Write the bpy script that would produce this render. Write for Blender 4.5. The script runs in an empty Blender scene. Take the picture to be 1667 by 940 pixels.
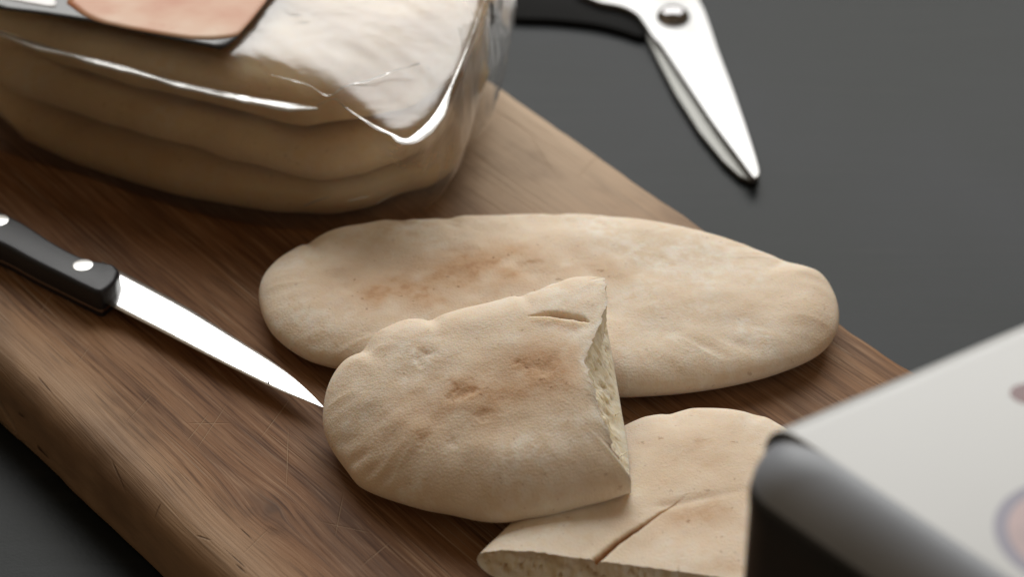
import bpy, bmesh, math, random
import numpy as np
from mathutils import Vector

random.seed(7)
SC = bpy.context.scene
COL = SC.collection
MM = 0.001

# ------------------------------------------------------------------ camera
cam_d = bpy.data.cameras.new("camera")
cam = bpy.data.objects.new("camera", cam_d)
COL.objects.link(cam)
PITCH, DIST = math.radians(36), 0.75
cam.location = (0, -DIST * math.cos(PITCH), DIST * math.sin(PITCH))
cam.rotation_euler = (math.radians(90) - PITCH, 0, 0)
cam_d.lens, cam_d.sensor_width = 85, 36
cam_d.clip_start, cam_d.clip_end = 0.02, 50
cam_d.dof.use_dof = True
cam_d.dof.focus_distance = 0.685
cam_d.dof.aperture_fstop = 9.0
cam_d.dof.aperture_blades = 7
SC.camera = cam

# ------------------------------------------------------------------ world: dim room
wd = bpy.data.worlds.new("World")
SC.world = wd
wd.use_nodes = True
bg = wd.node_tree.nodes["Background"]
bg.inputs[0].default_value = (1.0, 0.74, 0.48, 1)
bg.inputs[1].default_value = 0.185

# ------------------------------------------------------------------ window light behind the table
def area(name, loc, target, sx, sy, power, col):
    l = bpy.data.lights.new(name, 'AREA')
    l.shape = 'RECTANGLE'; l.size = sx; l.size_y = sy
    l.energy = power; l.color = col
    o = bpy.data.objects.new(name, l); COL.objects.link(o)
    o.location = loc
    o.rotation_euler = (Vector(target) - Vector(loc)).to_track_quat('-Z', 'Y').to_euler()
    return o
area("window_light", (0.05, 1.22, 1.03), (0, 0, 0), 1.60, 1.10, 30.5, (1.0, 1.0, 0.975))

vs = SC.view_settings
vs.view_transform = 'Standard'; vs.look = 'None'; vs.gamma = 1.0; vs.exposure = 0.0
vs.use_curve_mapping = False
SC.cycles.transparent_max_bounces = 24
SC.cycles.max_bounces = 10
SC.cycles.sample_clamp_indirect = 6.0

# ------------------------------------------------------------------ numpy noise
_rng = np.random.RandomState(11)
_perm = _rng.permutation(256)
_perm = np.concatenate([_perm, _perm, _perm])
_val = _rng.rand(256) * 2 - 1
def vnoise(p):
    """smooth value noise in [-1,1]; p (...,3)"""
    p = np.asarray(p, float)
    i = np.floor(p).astype(int); f = p - i
    u = f * f * f * (f * (f * 6 - 15) + 10)
    i &= 255
    def h(a, b, c):
        return _val[_perm[_perm[_perm[(i[..., 0] + a) & 255] + ((i[..., 1] + b) & 255)] + ((i[..., 2] + c) & 255)]]
    x0 = h(0,0,0)*(1-u[...,0]) + h(1,0,0)*u[...,0]
    x1 = h(0,1,0)*(1-u[...,0]) + h(1,1,0)*u[...,0]
    x2 = h(0,0,1)*(1-u[...,0]) + h(1,0,1)*u[...,0]
    x3 = h(0,1,1)*(1-u[...,0]) + h(1,1,1)*u[...,0]
    y0 = x0*(1-u[...,1]) + x1*u[...,1]
    y1 = x2*(1-u[...,1]) + x3*u[...,1]
    return y0*(1-u[...,2]) + y1*u[...,2]
def fbm(p, oct=4, gain=0.5):
    p = np.asarray(p, float); s = 0; a = 1; t = 0
    for k in range(oct):
        s = s + a * vnoise(p * 2.03**k + 17.3*k); t += a; a *= gain
    return s / t
def n2(xy, scale, z=0.0, oct=4):
    xy = np.asarray(xy, float)
    return fbm(np.stack([xy[..., 0]/scale, xy[..., 1]/scale, np.full(xy.shape[:-1], z)], -1), oct)

# ------------------------------------------------------------------ object helpers
def tag(o, label=None, cat=None, group=None, kind=None):
    if label: o["label"] = label
    if cat: o["category"] = cat
    if group: o["group"] = group
    if kind: o["kind"] = kind
    return o
def thing(name, loc_mm, label, cat, group=None):
    o = bpy.data.objects.new(name, None); COL.objects.link(o)
    o.empty_display_size = 0.01
    o.location = Vector(loc_mm) * MM
    return tag(o, label, cat, group)
def mesh_obj(name, verts_mm, faces, mat, parent=None, smooth=True, attrs=None):
    """verts in scene millimetres; stored relative to the parent's base"""
    v = np.asarray(verts_mm, float) * MM
    if parent is not None: v = v - np.array(parent.location)
    me = bpy.data.meshes.new(name)
    me.from_pydata(v.tolist(), [], [tuple(f) for f in faces])
    me.update()
    if smooth: me.polygons.foreach_set("use_smooth", [True] * len(me.polygons))
    for k, a in (attrs or {}).items():
        at = me.attributes.new(k, 'FLOAT', 'POINT')
        at.data.foreach_set("value", np.asarray(a, np.float32))
    me.materials.append(mat)
    o = bpy.data.objects.new(name, me); COL.objects.link(o)
    if parent is not None: o.parent = parent
    return o
def fix_normals(o):
    bm = bmesh.new(); bm.from_mesh(o.data)
    bmesh.ops.recalc_face_normals(bm, faces=bm.faces)
    bm.to_mesh(o.data); bm.free()
    return o
def bevel(o, w, seg=3, ang=35):
    m = o.modifiers.new("bevel", 'BEVEL'); m.width = w * MM; m.segments = seg
    m.limit_method = 'ANGLE'; m.angle_limit = math.radians(ang)
    m.harden_normals = False
    return o
def prism(name, poly, z0, z1, mat, parent=None, bev=0.0, seg=3):
    n = len(poly)
    z0 = [z0]*n if np.isscalar(z0) else z0
    z1 = [z1]*n if np.isscalar(z1) else z1
    v = [(p[0], p[1], z0[i]) for i, p in enumerate(poly)] + [(p[0], p[1], z1[i]) for i, p in enumerate(poly)]
    f = [tuple(range(n))[::-1], tuple(range(n, 2*n))] + [(i, (i+1) % n, n+(i+1) % n, n+i) for i in range(n)]
    o = mesh_obj(name, v, f, mat, parent, smooth=bev > 0)
    fix_normals(o)
    if bev > 0: bevel(o, bev, seg)
    return o
def loft(name, rings, mat, parent=None, closed=True, cap0=False, cap1=False, smooth=True, attrs=None):
    """rings: (R,N,3) array"""
    rings = np.asarray(rings, float); R_, N_, _ = rings.shape
    f = []
    for i in range(R_-1):
        for j in range(N_ if closed else N_-1):
            k = (j+1) % N_
            f.append((i*N_+j, i*N_+k, (i+1)*N_+k, (i+1)*N_+j))
    if cap0: f.append(tuple(range(N_))[::-1])
    if cap1: f.append(tuple(range((R_-1)*N_, R_*N_)))
    o = mesh_obj(name, rings.reshape(-1, 3), f, mat, parent, smooth, attrs)
    return fix_normals(o)
def catmull(pts, per=12, closed=False):
    P = np.asarray(pts, float); n = len(P); out = []
    idx = (lambda i: i % n) if closed else (lambda i: min(max(i, 0), n-1))
    for i in range(n if closed else n-1):
        p0, p1, p2, p3 = P[idx(i-1)], P[idx(i)], P[idx(i+1)], P[idx(i+2)]
        for t in np.linspace(0, 1, per, endpoint=False):
            out.append(0.5*((2*p1) + (-p0+p2)*t + (2*p0-5*p1+4*p2-p3)*t*t + (-p0+3*p1-3*p2+p3)*t**3))
    if not closed: out.append(P[-1])
    return np.array(out)
def resample(poly, n, closed=False):
    P = np.asarray(poly, float)
    if closed: P = np.vstack([P, P[:1]])
    L = np.concatenate([[0], np.cumsum(np.linalg.norm(np.diff(P, axis=0), axis=1))])
    s = np.linspace(0, L[-1], n, endpoint=not closed)
    return np.stack([np.interp(s, L, P[:, k]) for k in range(P.shape[1])], 1)

# ------------------------------------------------------------------ material helpers
class MT:
    def __init__(s, name):
        s.m = bpy.data.materials.new(name); s.m.use_nodes = True
        s.t = s.m.node_tree; s.N = s.t.nodes
        s.b = s.N["Principled BSDF"]; s.out = s.N["Material Output"]
    def n(s, kind, **kw):
        nd = s.N.new("ShaderNode" + kind)
        for k, v in kw.items():
            if k.startswith("i_"): s.put(nd.inputs[k[2:]], v)
            elif k[0] == "_": s.put(nd.inputs[int(k[1:])], v)
            else: setattr(nd, k, v)
        return nd
    def put(s, sock, v):
        if isinstance(v, bpy.types.NodeSocket): s.t.links.new(v, sock)
        elif isinstance(v, bpy.types.Node): s.t.links.new(v.outputs[0], sock)
        else: sock.default_value = v
    def math(s, op, a, b=0.0, c=0.0, clamp=False):
        return s.n("Math", operation=op, use_clamp=clamp, _0=a, _1=b, _2=c).outputs[0]
    def noise(s, vec, scale, detail=4, rough=0.5, dist=0.0):
        return s.n("TexNoise", i_Vector=vec, i_Scale=scale, i_Detail=detail, i_Roughness=rough, i_Distortion=dist).outputs[0]
    def ramp(s, fac, stops, interp='LINEAR'):
        r = s.n("ValToRGB", i_Fac=fac); r.color_ramp.interpolation = interp
        e = r.color_ramp.elements
        while len(e) < len(stops): e.new(0.5)
        for k, (p, c) in enumerate(stops):
            e[k].position = p
            e[k].color = (c, c, c, 1) if np.isscalar(c) else (*c, 1)
        return r.outputs[0]
    def mix(s, fac, a, b, mode='MIX'):
        m = s.n("Mix", data_type='RGBA', blend_type=mode)
        s.put(m.inputs[0], fac); s.put(m.inputs[6], a if not isinstance(a, tuple) else (*a, 1)); s.put(m.inputs[7], b if not isinstance(b, tuple) else (*b, 1))
        return m.outputs[2]
    def smooth(s, x, lo, hi):
        return s.n("MapRange", interpolation_type='SMOOTHSTEP', i_Value=x, _1=lo, _2=hi, _3=0.0, _4=1.0).outputs[0]
    def vscale(s, vec, sc, rot=(0, 0, 0)):
        return s.n("Mapping", i_Vector=vec, i_Scale=sc, i_Rotation=rot).outputs[0]
    def obj(s): return s.n("TexCoord").outputs["Object"]
    def attr(s, name): return s.n("Attribute", attribute_name=name).outputs["Fac"]
    def bump(s, h, strength, dist, normal=None):
        b = s.n("Bump", i_Height=h, i_Strength=strength, i_Distance=dist)
        if normal is not None: s.put(b.inputs["Normal"], normal)
        return b.outputs[0]
    def set(s, **kw):
        names = dict(col="Base Color", rough="Roughness", metal="Metallic", spec="Specular IOR Level", normal="Normal",
                     sss="Subsurface Weight", sssr="Subsurface Radius", ssss="Subsurface Scale", coat="Coat Weight", coatr="Coat Roughness", sheen="Sheen Weight", aniso="Anisotropic")
        for k, v in kw.items():
            if isinstance(v, tuple) and k == "col": v = (*v, 1)
            s.put(s.b.inputs[names[k]], v)
        return s.m

def mat_table():
    M = MT("table_paint"); o = M.obj()
    st = M.vscale(o, (9, 160, 1), (0, 0, math.radians(51)))
    g = M.noise(st, 1.0, 5, 0.6)
    big = M.noise(o, 7.0, 3, 0.5)
    c = M.mix(M.smooth(big, 0.35, 0.65), (0.0115, 0.0150, 0.0155), (0.0170, 0.0200, 0.0250))
    c = M.mix(M.math('MULTIPLY', M.smooth(g, 0.5, 0.75), 0.25), c, (0.04, 0.043, 0.042))
    fine = M.noise(o, 900, 3, 0.6)
    r = M.math('ADD', M.math('MULTIPLY', g, 0.06), 0.37)
    nb = M.bump(M.math('ADD', fine, M.math('MULTIPLY', g, 0.15)), 0.2, 0.0003)
    return M.set(col=c, rough=r, normal=nb, spec=0.10)

def mat_wood():
    M = MT("board_wood"); o = M.obj()
    sep = M.n("SeparateXYZ", _0=o); X, Y, Z = sep.outputs
    # knot that pushes the grain aside
    KX, KY = 0.0397, -0.1167
    dx = M.math('MULTIPLY', M.math('SUBTRACT', X, KX), 0.55)
    dy = M.math('SUBTRACT', Y, KY)
    d = M.math('SQRT', M.math('ADD', M.math('MULTIPLY', dx, dx), M.math('ADD', M.math('MULTIPLY', dy, dy), 1e-6)))
    push = M.math('MULTIPLY', M.math('DIVIDE', dy, M.math('ADD', d, 0.004)), M.math('MULTIPLY', M.math('EXPONENT', M.math('MULTIPLY', d, -60.0)), -0.006))
    wav = M.math('MULTIPLY', M.math('SUBTRACT', M.noise(M.vscale(o, (1, 1.6, 1)), 7.0, 3, 0.5), 0.5), 0.0045)
    Yw = M.math('ADD', M.math('ADD', Y, push), wav)
    v = M.n("CombineXYZ", _0=X, _1=Yw, _2=Z).outputs[0]
    wide = M.noise(M.vscale(v, (2.2, 26, 6)), 1.0, 3, 0.5)
    mid = M.noise(M.vscale(v, (5, 130, 40)), 1.0, 4, 0.6)
    fin = M.noise(M.vscale(v, (26, 820, 150)), 1.0, 4, 0.65)
    pore = M.noise(M.vscale(v, (45, 1500, 300)), 1.0, 2, 0.5)
    c = M.ramp(wide, [(0.25, (0.13, 0.055, 0.022)), (0.45, (0.215, 0.104, 0.047)), (0.60, (0.28, 0.150, 0.072)), (0.78, (0.37, 0.22, 0.115))])
    c = M.mix(M.math('MULTIPLY', M.smooth(mid, 0.50, 0.68), 0.50), c, (0.060, 0.025, 0.012))
    c = M.mix(M.math('MULTIPLY', M.smooth(mid, 0.50, 0.30), 0.30), c, (0.31, 0.185, 0.105))
    c = M.mix(M.math('MULTIPLY', M.smooth(fin, 0.51, 0.66), 0.60), c, (0.055, 0.022, 0.010))
    c = M.mix(M.math('MULTIPLY', M.smooth(fin, 0.47, 0.34), 0.45), c, (0.38, 0.235, 0.13))
    c = M.mix(M.math('MULTIPLY', M.smooth(pore, 0.54, 0.68), 0.45), c, (0.05, 0.022, 0.012))
    # sapwood along both long edges
    blot = M.noise(o, 16.0, 4, 0.6)
    e1 = M.smooth(M.math('ADD', Y, M.math('MULTIPLY', blot, 0.02)), -0.112, -0.128)
    e2 = M.smooth(M.math('ADD', Y, M.math('MULTIPLY', blot, 0.03)), 0.0, 0.055)
    c = M.mix(M.math('MULTIPLY', e1, 0.55), c, (0.44, 0.31, 0.20))
    c = M.mix(M.math('MULTIPLY', e2, M.math('MULTIPLY', M.smooth(X, 0.12, -0.10), 0.85)), c, (0.60, 0.465, 0.33))
    # grey worn bloom
    gre = M.math('MULTIPLY', M.smooth(M.noise(M.vscale(o, (9, 22, 9)), 1.0, 4, 0.6), 0.52, 0.75), 0.35)
    c = M.mix(gre, c, (0.24, 0.175, 0.13))
    # knot stain
    kn = M.math('MULTIPLY', M.smooth(M.math('ADD', d, M.math('MULTIPLY', M.noise(o, 120, 3), 0.016)), 0.0165, 0.004), 0.62)
    c = M.mix(kn, c, (0.022, 0.014, 0.010))
    # knife scratches in three directions
    scr = None
    for ang, th, sc_ in ((math.radians(62), 0.645, 9), (math.radians(-10), 0.655, 7), (math.radians(110), 0.66, 8)):
        q = M.noise(M.vscale(o, (sc_, 900, 1), (0, 0, ang)), 1.0, 1.5, 0.4)
        k = M.smooth(q, th, th+0.03)
        scr = k if scr is None else M.math('MAXIMUM', scr, k)
    msk = M.smooth(M.noise(o, 14, 2), 0.45, 0.6)
    scr = M.math('MULTIPLY', scr, msk)
    def seg(ax, ay, bx, by, w_):
        L = math.hypot(bx-ax, by-ay); ux, uy = (bx-ax)/L, (by-ay)/L
        px = M.math('SUBTRACT', X, ax); py = M.math('SUBTRACT', Y, ay)
        tq = M.math('ADD', M.math('MULTIPLY', px, ux), M.math('MULTIPLY', py, uy))
        pq = M.math('ABSOLUTE', M.math('ADD', M.math('MULTIPLY', px, -uy), M.math('MULTIPLY', py, ux)))
        k = M.math('MULTIPLY', M.smooth(pq, w_, w_*0.3), M.math('MULTIPLY', M.smooth(tq, 0.0, L*0.3), M.smooth(tq, L, L*0.7)))
        return k
    for (ax, ay, bx, by) in [(0.0118, -0.0916, 0.0360, -0.1088), (-0.0072, -0.1055, 0.0013, -0.1203), (-0.0073, -0.0997, 0.0056, -0.1193), (-0.0069, -0.1151, 0.0019, -0.1040), (0.0460, -0.0963, 0.0610, -0.1100), (0.0097, -0.0987, 0.0314, -0.0976), (-0.0246, -0.1145, -0.0174, -0.1283), (0.0506, -0.1330, 0.0460, -0.1209), (0.0709, -0.0976, 0.0742, -0.1112), (-0.0565, -0.1164, -0.0494, -0.1269), (-0.0882, -0.1109, -0.0777, -0.1233), (-0.0461, -0.1034, -0.0157, -0.1033), (0.0011, -0.0821, 0.0132, -0.1031), (-0.0464, 0.0812, -0.0337, 0.0518), (-0.0676, 0.0608, -0.0397, 0.0501), (0.0523, -0.1090, 0.0658, -0.1001)]:
        scr = M.math('MAXIMUM', scr, M.math('MULTIPLY', seg(ax, ay, bx, by, 0.00030), 0.6))
    c = M.mix(M.math('MULTIPLY', scr, 0.60), c, (0.46, 0.33, 0.22))
    # fine splits near the worn edge
    cr = M.smooth(M.noise(M.vscale(v, (30, 420, 100)), 1.0, 2, 0.5), 0.70, 0.735)
    cr = M.math('MULTIPLY', cr, M.smooth(Y, -0.108, -0.125))
    for (ax, ay, bx, by) in [(-0.0078, -0.1391, 0.0066, -0.1424), (0.0065, -0.1417, 0.0069, -0.1459), (0.0350, -0.1380, 0.0403, -0.1361), (0.0176, -0.1382, 0.0192, -0.1423), (-0.0531, -0.1372, -0.0431, -0.1377)]:
        cr = M.math('MAXIMUM', cr, M.math('MULTIPLY', M.smooth(Z, -0.006, -0.001), M.math('MULTIPLY', seg(ax, ay, bx, by, 0.00032), 0.6)))
    c = M.mix(M.math('MULTIPLY', cr, 0.8), c, (0.02, 0.012, 0.008))
    stain = M.smooth(M.noise(M.vscale(o, (0.7, 1.4, 1)), 17, 4, 0.6), 0.46, 0.66)
    c = M.mix(M.math('MULTIPLY', stain, 0.45), c, (0.075, 0.040, 0.024))
    c = M.mix(1.0, c, (1.02, 1.03, 1.06), 'MULTIPLY')
    h = M.math('ADD', M.math('MULTIPLY', fin, 0.8), M.math('ADD', M.math('MULTIPLY', pore, 0.5), M.math('MULTIPLY', M.math('ADD', scr, cr), -1.4)))
    nb = M.bump(h, 0.55, 0.0006)
    r = M.math('ADD', M.math('MULTIPLY', fin, 0.25), M.math('SUBTRACT', 0.46, M.math('MULTIPLY', gre, 0.1)))
    return M.set(col=c, rough=r, normal=nb, spec=0.13)

def mat_crust(name, sss=0.45, ssss=0.008, base=(0.745, 0.612, 0.462), tint=(0.60, 0.40, 0.25), pale=(0.86, 0.80, 0.70)):
    M = MT(name); o = M.obj()
    toast = M.attr("toast"); slit = M.attr("slit"); flour = M.attr("flour")
    n1 = M.noise(o, 45, 5, 0.6); n2_ = M.noise(o, 240, 4, 0.65); n3 = M.noise(o, 1100, 3, 0.6)
    c = M.mix(M.smooth(n1, 0.35, 0.68), base, (base[0]*1.06, base[1]*1.08, base[2]*1.12))
    c = M.mix(M.math('MULTIPLY', M.smooth(n2_, 0.48, 0.66), 0.30), c, (base[0]*0.84, base[1]*0.76, base[2]*0.68))
    c = M.mix(M.math('MULTIPLY', flour, M.smooth(n2_, 0.35, 0.65)), c, pale)
    tt = M.math('MULTIPLY', toast, M.math('ADD', 0.55, M.math('MULTIPLY', n2_, 0.95)), clamp=True)
    c = M.mix(tt, c, tint)
    c = M.mix(M.math('MULTIPLY', M.smooth(toast, 0.62, 1.0), M.math('MULTIPLY', M.smooth(n2_, 0.50, 0.70), 0.5)), c, (0.42, 0.21, 0.10))
    # tiny scorched flecks
    fl = M.math('MULTIPLY', M.smooth(M.noise(o, 430, 3, 0.55), 0.66, 0.72), M.math('ADD', 0.30, M.math('MULTIPLY', toast, 0.6)))
    c = M.mix(fl, c, (0.30, 0.16, 0.08))
    c = M.mix(slit, c, (0.34, 0.17, 0.065))
    vor = M.n("TexVoronoi", i_Vector=o, i_Scale=1500.0).outputs[0]
    h = M.math('ADD', M.math('ADD', M.math('MULTIPLY', n3, 0.55), M.math('MULTIPLY', vor, 0.35)), M.math('MULTIPLY', n2_, 0.28))
    nb = M.bump(h, 0.42, 0.0007)
    return M.set(col=c, rough=0.78, spec=0.18, normal=nb, sss=sss, ssss=ssss, sssr=(1.0, 0.6, 0.32))

def mat_crumb():
    M = MT("bread_crumb"); o = M.obj()
    n1 = M.noise(o, 260, 4, 0.6); v = M.n("TexVoronoi", i_Vector=o, i_Scale=420.0, feature='SMOOTH_F1').outputs[0]
    v2 = M.n("TexVoronoi", i_Vector=o, i_Scale=1100.0).outputs[0]
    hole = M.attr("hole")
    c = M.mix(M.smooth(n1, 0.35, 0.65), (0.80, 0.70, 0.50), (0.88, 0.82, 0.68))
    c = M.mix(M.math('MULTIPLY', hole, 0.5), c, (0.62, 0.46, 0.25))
    h = M.math('ADD', v, M.math('ADD', M.math('MULTIPLY', v2, 0.5), n1))
    return M.set(col=c, rough=0.9, spec=0.1, normal=M.bump(h, 0.28, 0.0006), sss=0.35, ssss=0.005, sssr=(1.0, 0.7, 0.4))

def mat_steel(name, rough, col=(0.78, 0.78, 0.78), brush=None):
    M = MT(name); o = M.obj()
    n = M.noise(M.vscale(o, (30, 1400, 30), (0, 0, brush or 0)), 1.0, 3, 0.6)
    r = M.math('ADD', rough-0.05, M.math('MULTIPLY', n, 0.12))
    return M.set(col=col, metal=1.0, rough=r, normal=M.bump(n, 0.05, 0.0001))

def mat_plain(name, col, rough=0.4, spec=0.5, bumps=0.15, scale=600, var=0.12, metal=0.0):
    M = MT(name); o = M.obj()
    n = M.noise(o, scale, 4, 0.6); b = M.noise(o, 35, 3, 0.5)
    c = M.mix(M.math('MULTIPLY', M.smooth(b, 0.3, 0.7), 1.0), tuple(x*(1-var) for x in col), tuple(min(1, x*(1+var)) for x in col))
    r = M.math('ADD', rough-0.06, M.math('MULTIPLY', b, 0.12))
    return M.set(col=c, rough=r, spec=spec, metal=metal, normal=M.bump(n, bumps, 0.0002))

def mat_film(name, gloss=1.0, rough=0.30, milk=0.07, wr=0.18, tintc=(0.985, 0.98, 0.975)):
    """thin clear wrap: transmits straight through, mirrors the window by Fresnel, faintly milky"""
    M = MT(name); o = M.obj()
    w1 = M.noise(M.vscale(o, (1, 1, 1)), 38, 3, 0.55, 0.8); w2 = M.noise(M.vscale(o, (1.0, 0.45, 1)), 130, 3, 0.5, 0.6)
    nb = M.bump(M.math('ADD', w1, M.math('MULTIPLY', w2, 0.30)), wr, 0.0045)
    tr = M.n("BsdfTransparent"); tr.inputs[0].default_value = (*tintc, 1)
    gl = M.n("BsdfGlossy", i_Roughness=rough, i_Normal=nb); gl.inputs[0].default_value = (1, 1, 1, 1)
    tl = M.n("BsdfTranslucent"); tl.inputs[0].default_value = (0.9, 0.9, 0.9, 1)
    df = M.n("BsdfDiffuse", i_Normal=nb); df.inputs[0].default_value = (0.9, 0.9, 0.89, 1)
    mk = M.n("MixShader", _0=0.5); M.put(mk.inputs[1], tl); M.put(mk.inputs[2], df)
    fr = M.n("Fresnel", i_IOR=1.5, i_Normal=nb).outputs[0]
    fac = M.math('MULTIPLY', fr, 1.45*gloss, clamp=True)
    a = M.n("MixShader", _0=milk); M.put(a.inputs[1], tr); M.put(a.inputs[2], mk)
    b = M.n("MixShader", _0=fac); M.put(b.inputs[1], a); M.put(b.inputs[2], gl)
    M.t.links.new(b.outputs[0], M.out.inputs[0])
    return M.m

TABLE = mat_table(); WOOD = mat_wood()
CRUST = mat_crust("pita_crust"); CRUMB = mat_crumb()
CRUST2 = mat_crust("packed_pita_crust", 0.7, 0.014, (0.78, 0.60, 0.37), (0.60, 0.38, 0.2))
STEEL = mat_steel("blade_steel", 0.20, (0.86, 0.86, 0.86), math.radians(30)); STEEL2 = mat_steel("scissor_steel", 0.46, (0.40, 0.40, 0.40), math.radians(70))
STEELD = mat_steel("ground_steel", 0.36, (0.62, 0.62, 0.60), math.radians(70))
RIVET = mat_plain("rivet_metal", (0.86, 0.86, 0.85), 0.32, 0.5, 0.02, metal=0.9)
HANDLE = mat_plain("handle_plastic", (0.017, 0.018, 0.023), 0.42, 0.36, 0.25, 900)
BLACK = mat_plain("scissor_handle_plastic", (0.006, 0.006, 0.006), 0.75, 0.08, 0.1)
FILM = mat_film("bag_film"); FOLD = mat_film("bag_fold_film", 1.6, 0.2, 0.55, 0.3); FLAP = mat_film("bag_end_film", 0.9, 0.22, 0.12, 0.3)
TRAY = mat_plain("tray_plastic", (0.030, 0.031, 0.033), 0.45, 0.4, 0.1, 500)
CARD = mat_plain("white_card", (0.54, 0.56, 0.57), 0.32, 0.5, 0.05, 300, 0.02)
CARDEDGE = mat_plain("card_edge", (0.72, 0.72, 0.69), 0.7, 0.3, 0.2)

# ------------------------------------------------------------------ table
def build_table():
    n = 24
    xs = np.linspace(-1400, 1400, n); ys = np.linspace(-900, 900, n)
    v = [(x, y, -27.0) for y in ys for x in xs]
    f = [(j*n+i, j*n+i+1, (j+1)*n+i+1, (j+1)*n+i) for j in range(n-1) for i in range(n-1)]
    o = mesh_obj("table_top", v, f, TABLE, None)
    tag(o, kind="structure")
build_table()

# ------------------------------------------------------------------ cutting board
def build_board():
    # local frame: X along the grain, Y across
    A = math.radians(-51.5)
    e0, e1 = -330.0, 235.0
    n = 150
    xs = np.linspace(e0, e1, n)
    R = 16.0
    right = np.stack([xs, 72.8 - 0.0235*xs + 0.5*vnoise(np.stack([xs/55, xs*0, xs*0+3], 1))], 1)
    left = np.stack([xs, -143.0 + 0.018*xs + 0.7*vnoise(np.stack([xs/45, xs*0, xs*0+9], 1))], 1)
    out = np.vstack([left, right[::-1]])
    out = resample(out, 700, closed=True)
    for _ in range(60):                       # round the corners
        c = (np.roll(out, 1, 0) + np.roll(out, -1, 0)) / 2
        corner = ((out[:, 0] < e0+14) | (out[:, 0] > e1-14))[:, None]
        out = np.where(corner, c, out)
    tan = np.roll(out, -1, 0) - np.roll(out, 1, 0)
    tan /= np.linalg.norm(tan, axis=1)[:, None]
    inn = np.stack([-tan[:, 1], tan[:, 0]], 1)
    T = 27.0
    prof = [(3.0, 0.0), (1.2, 0.8), (0.3, 2.4), (0.0, 5.0), (0.0, 16.0)]
    rt = 8.0
    for k in range(1, 9):
        a = k/8*math.pi/2
        prof.append((rt*(1-math.cos(a)), T-rt + rt*math.sin(a)))
    prof += [(12, T+0.02), (20, T+0.03), (30, T+0.03)]
    rings = []
    for inset, z in prof:
        wob = 0.5*vnoise(np.stack([out[:, 0]/22, out[:, 1]/22, np.full(len(out), z/9)], 1)) + 0.22*vnoise(np.stack([out[:, 0]/5, out[:, 1]/5, np.full(len(out), z/4)], 1))
        wob = wob * (1.0 if z > 1 else 0.2) * (1 if inset < 9 else 0.0)
        p = out + inn*(inset + wob)[:, None]
        rings.append(np.column_stack([p, np.full(len(p), z - T - (0.0 if inset > 9 else 0.15*0))]))
    for k in (0.66, 0.33, 0.02):                # close the top towards the centre line
        q = rings[len(prof)-1].copy(); q[:, 1] = -35 + (q[:, 1]+35)*k
        rings.append(q)
    rings = np.array(rings)
    o = loft("cutting_board", rings, WOOD, None, True, True, True)
    o.rotation_euler = (0, 0, A)
    tag(o, "worn brown wooden cutting board with rounded edges and a dark knot", "cutting board")
build_board()

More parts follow.
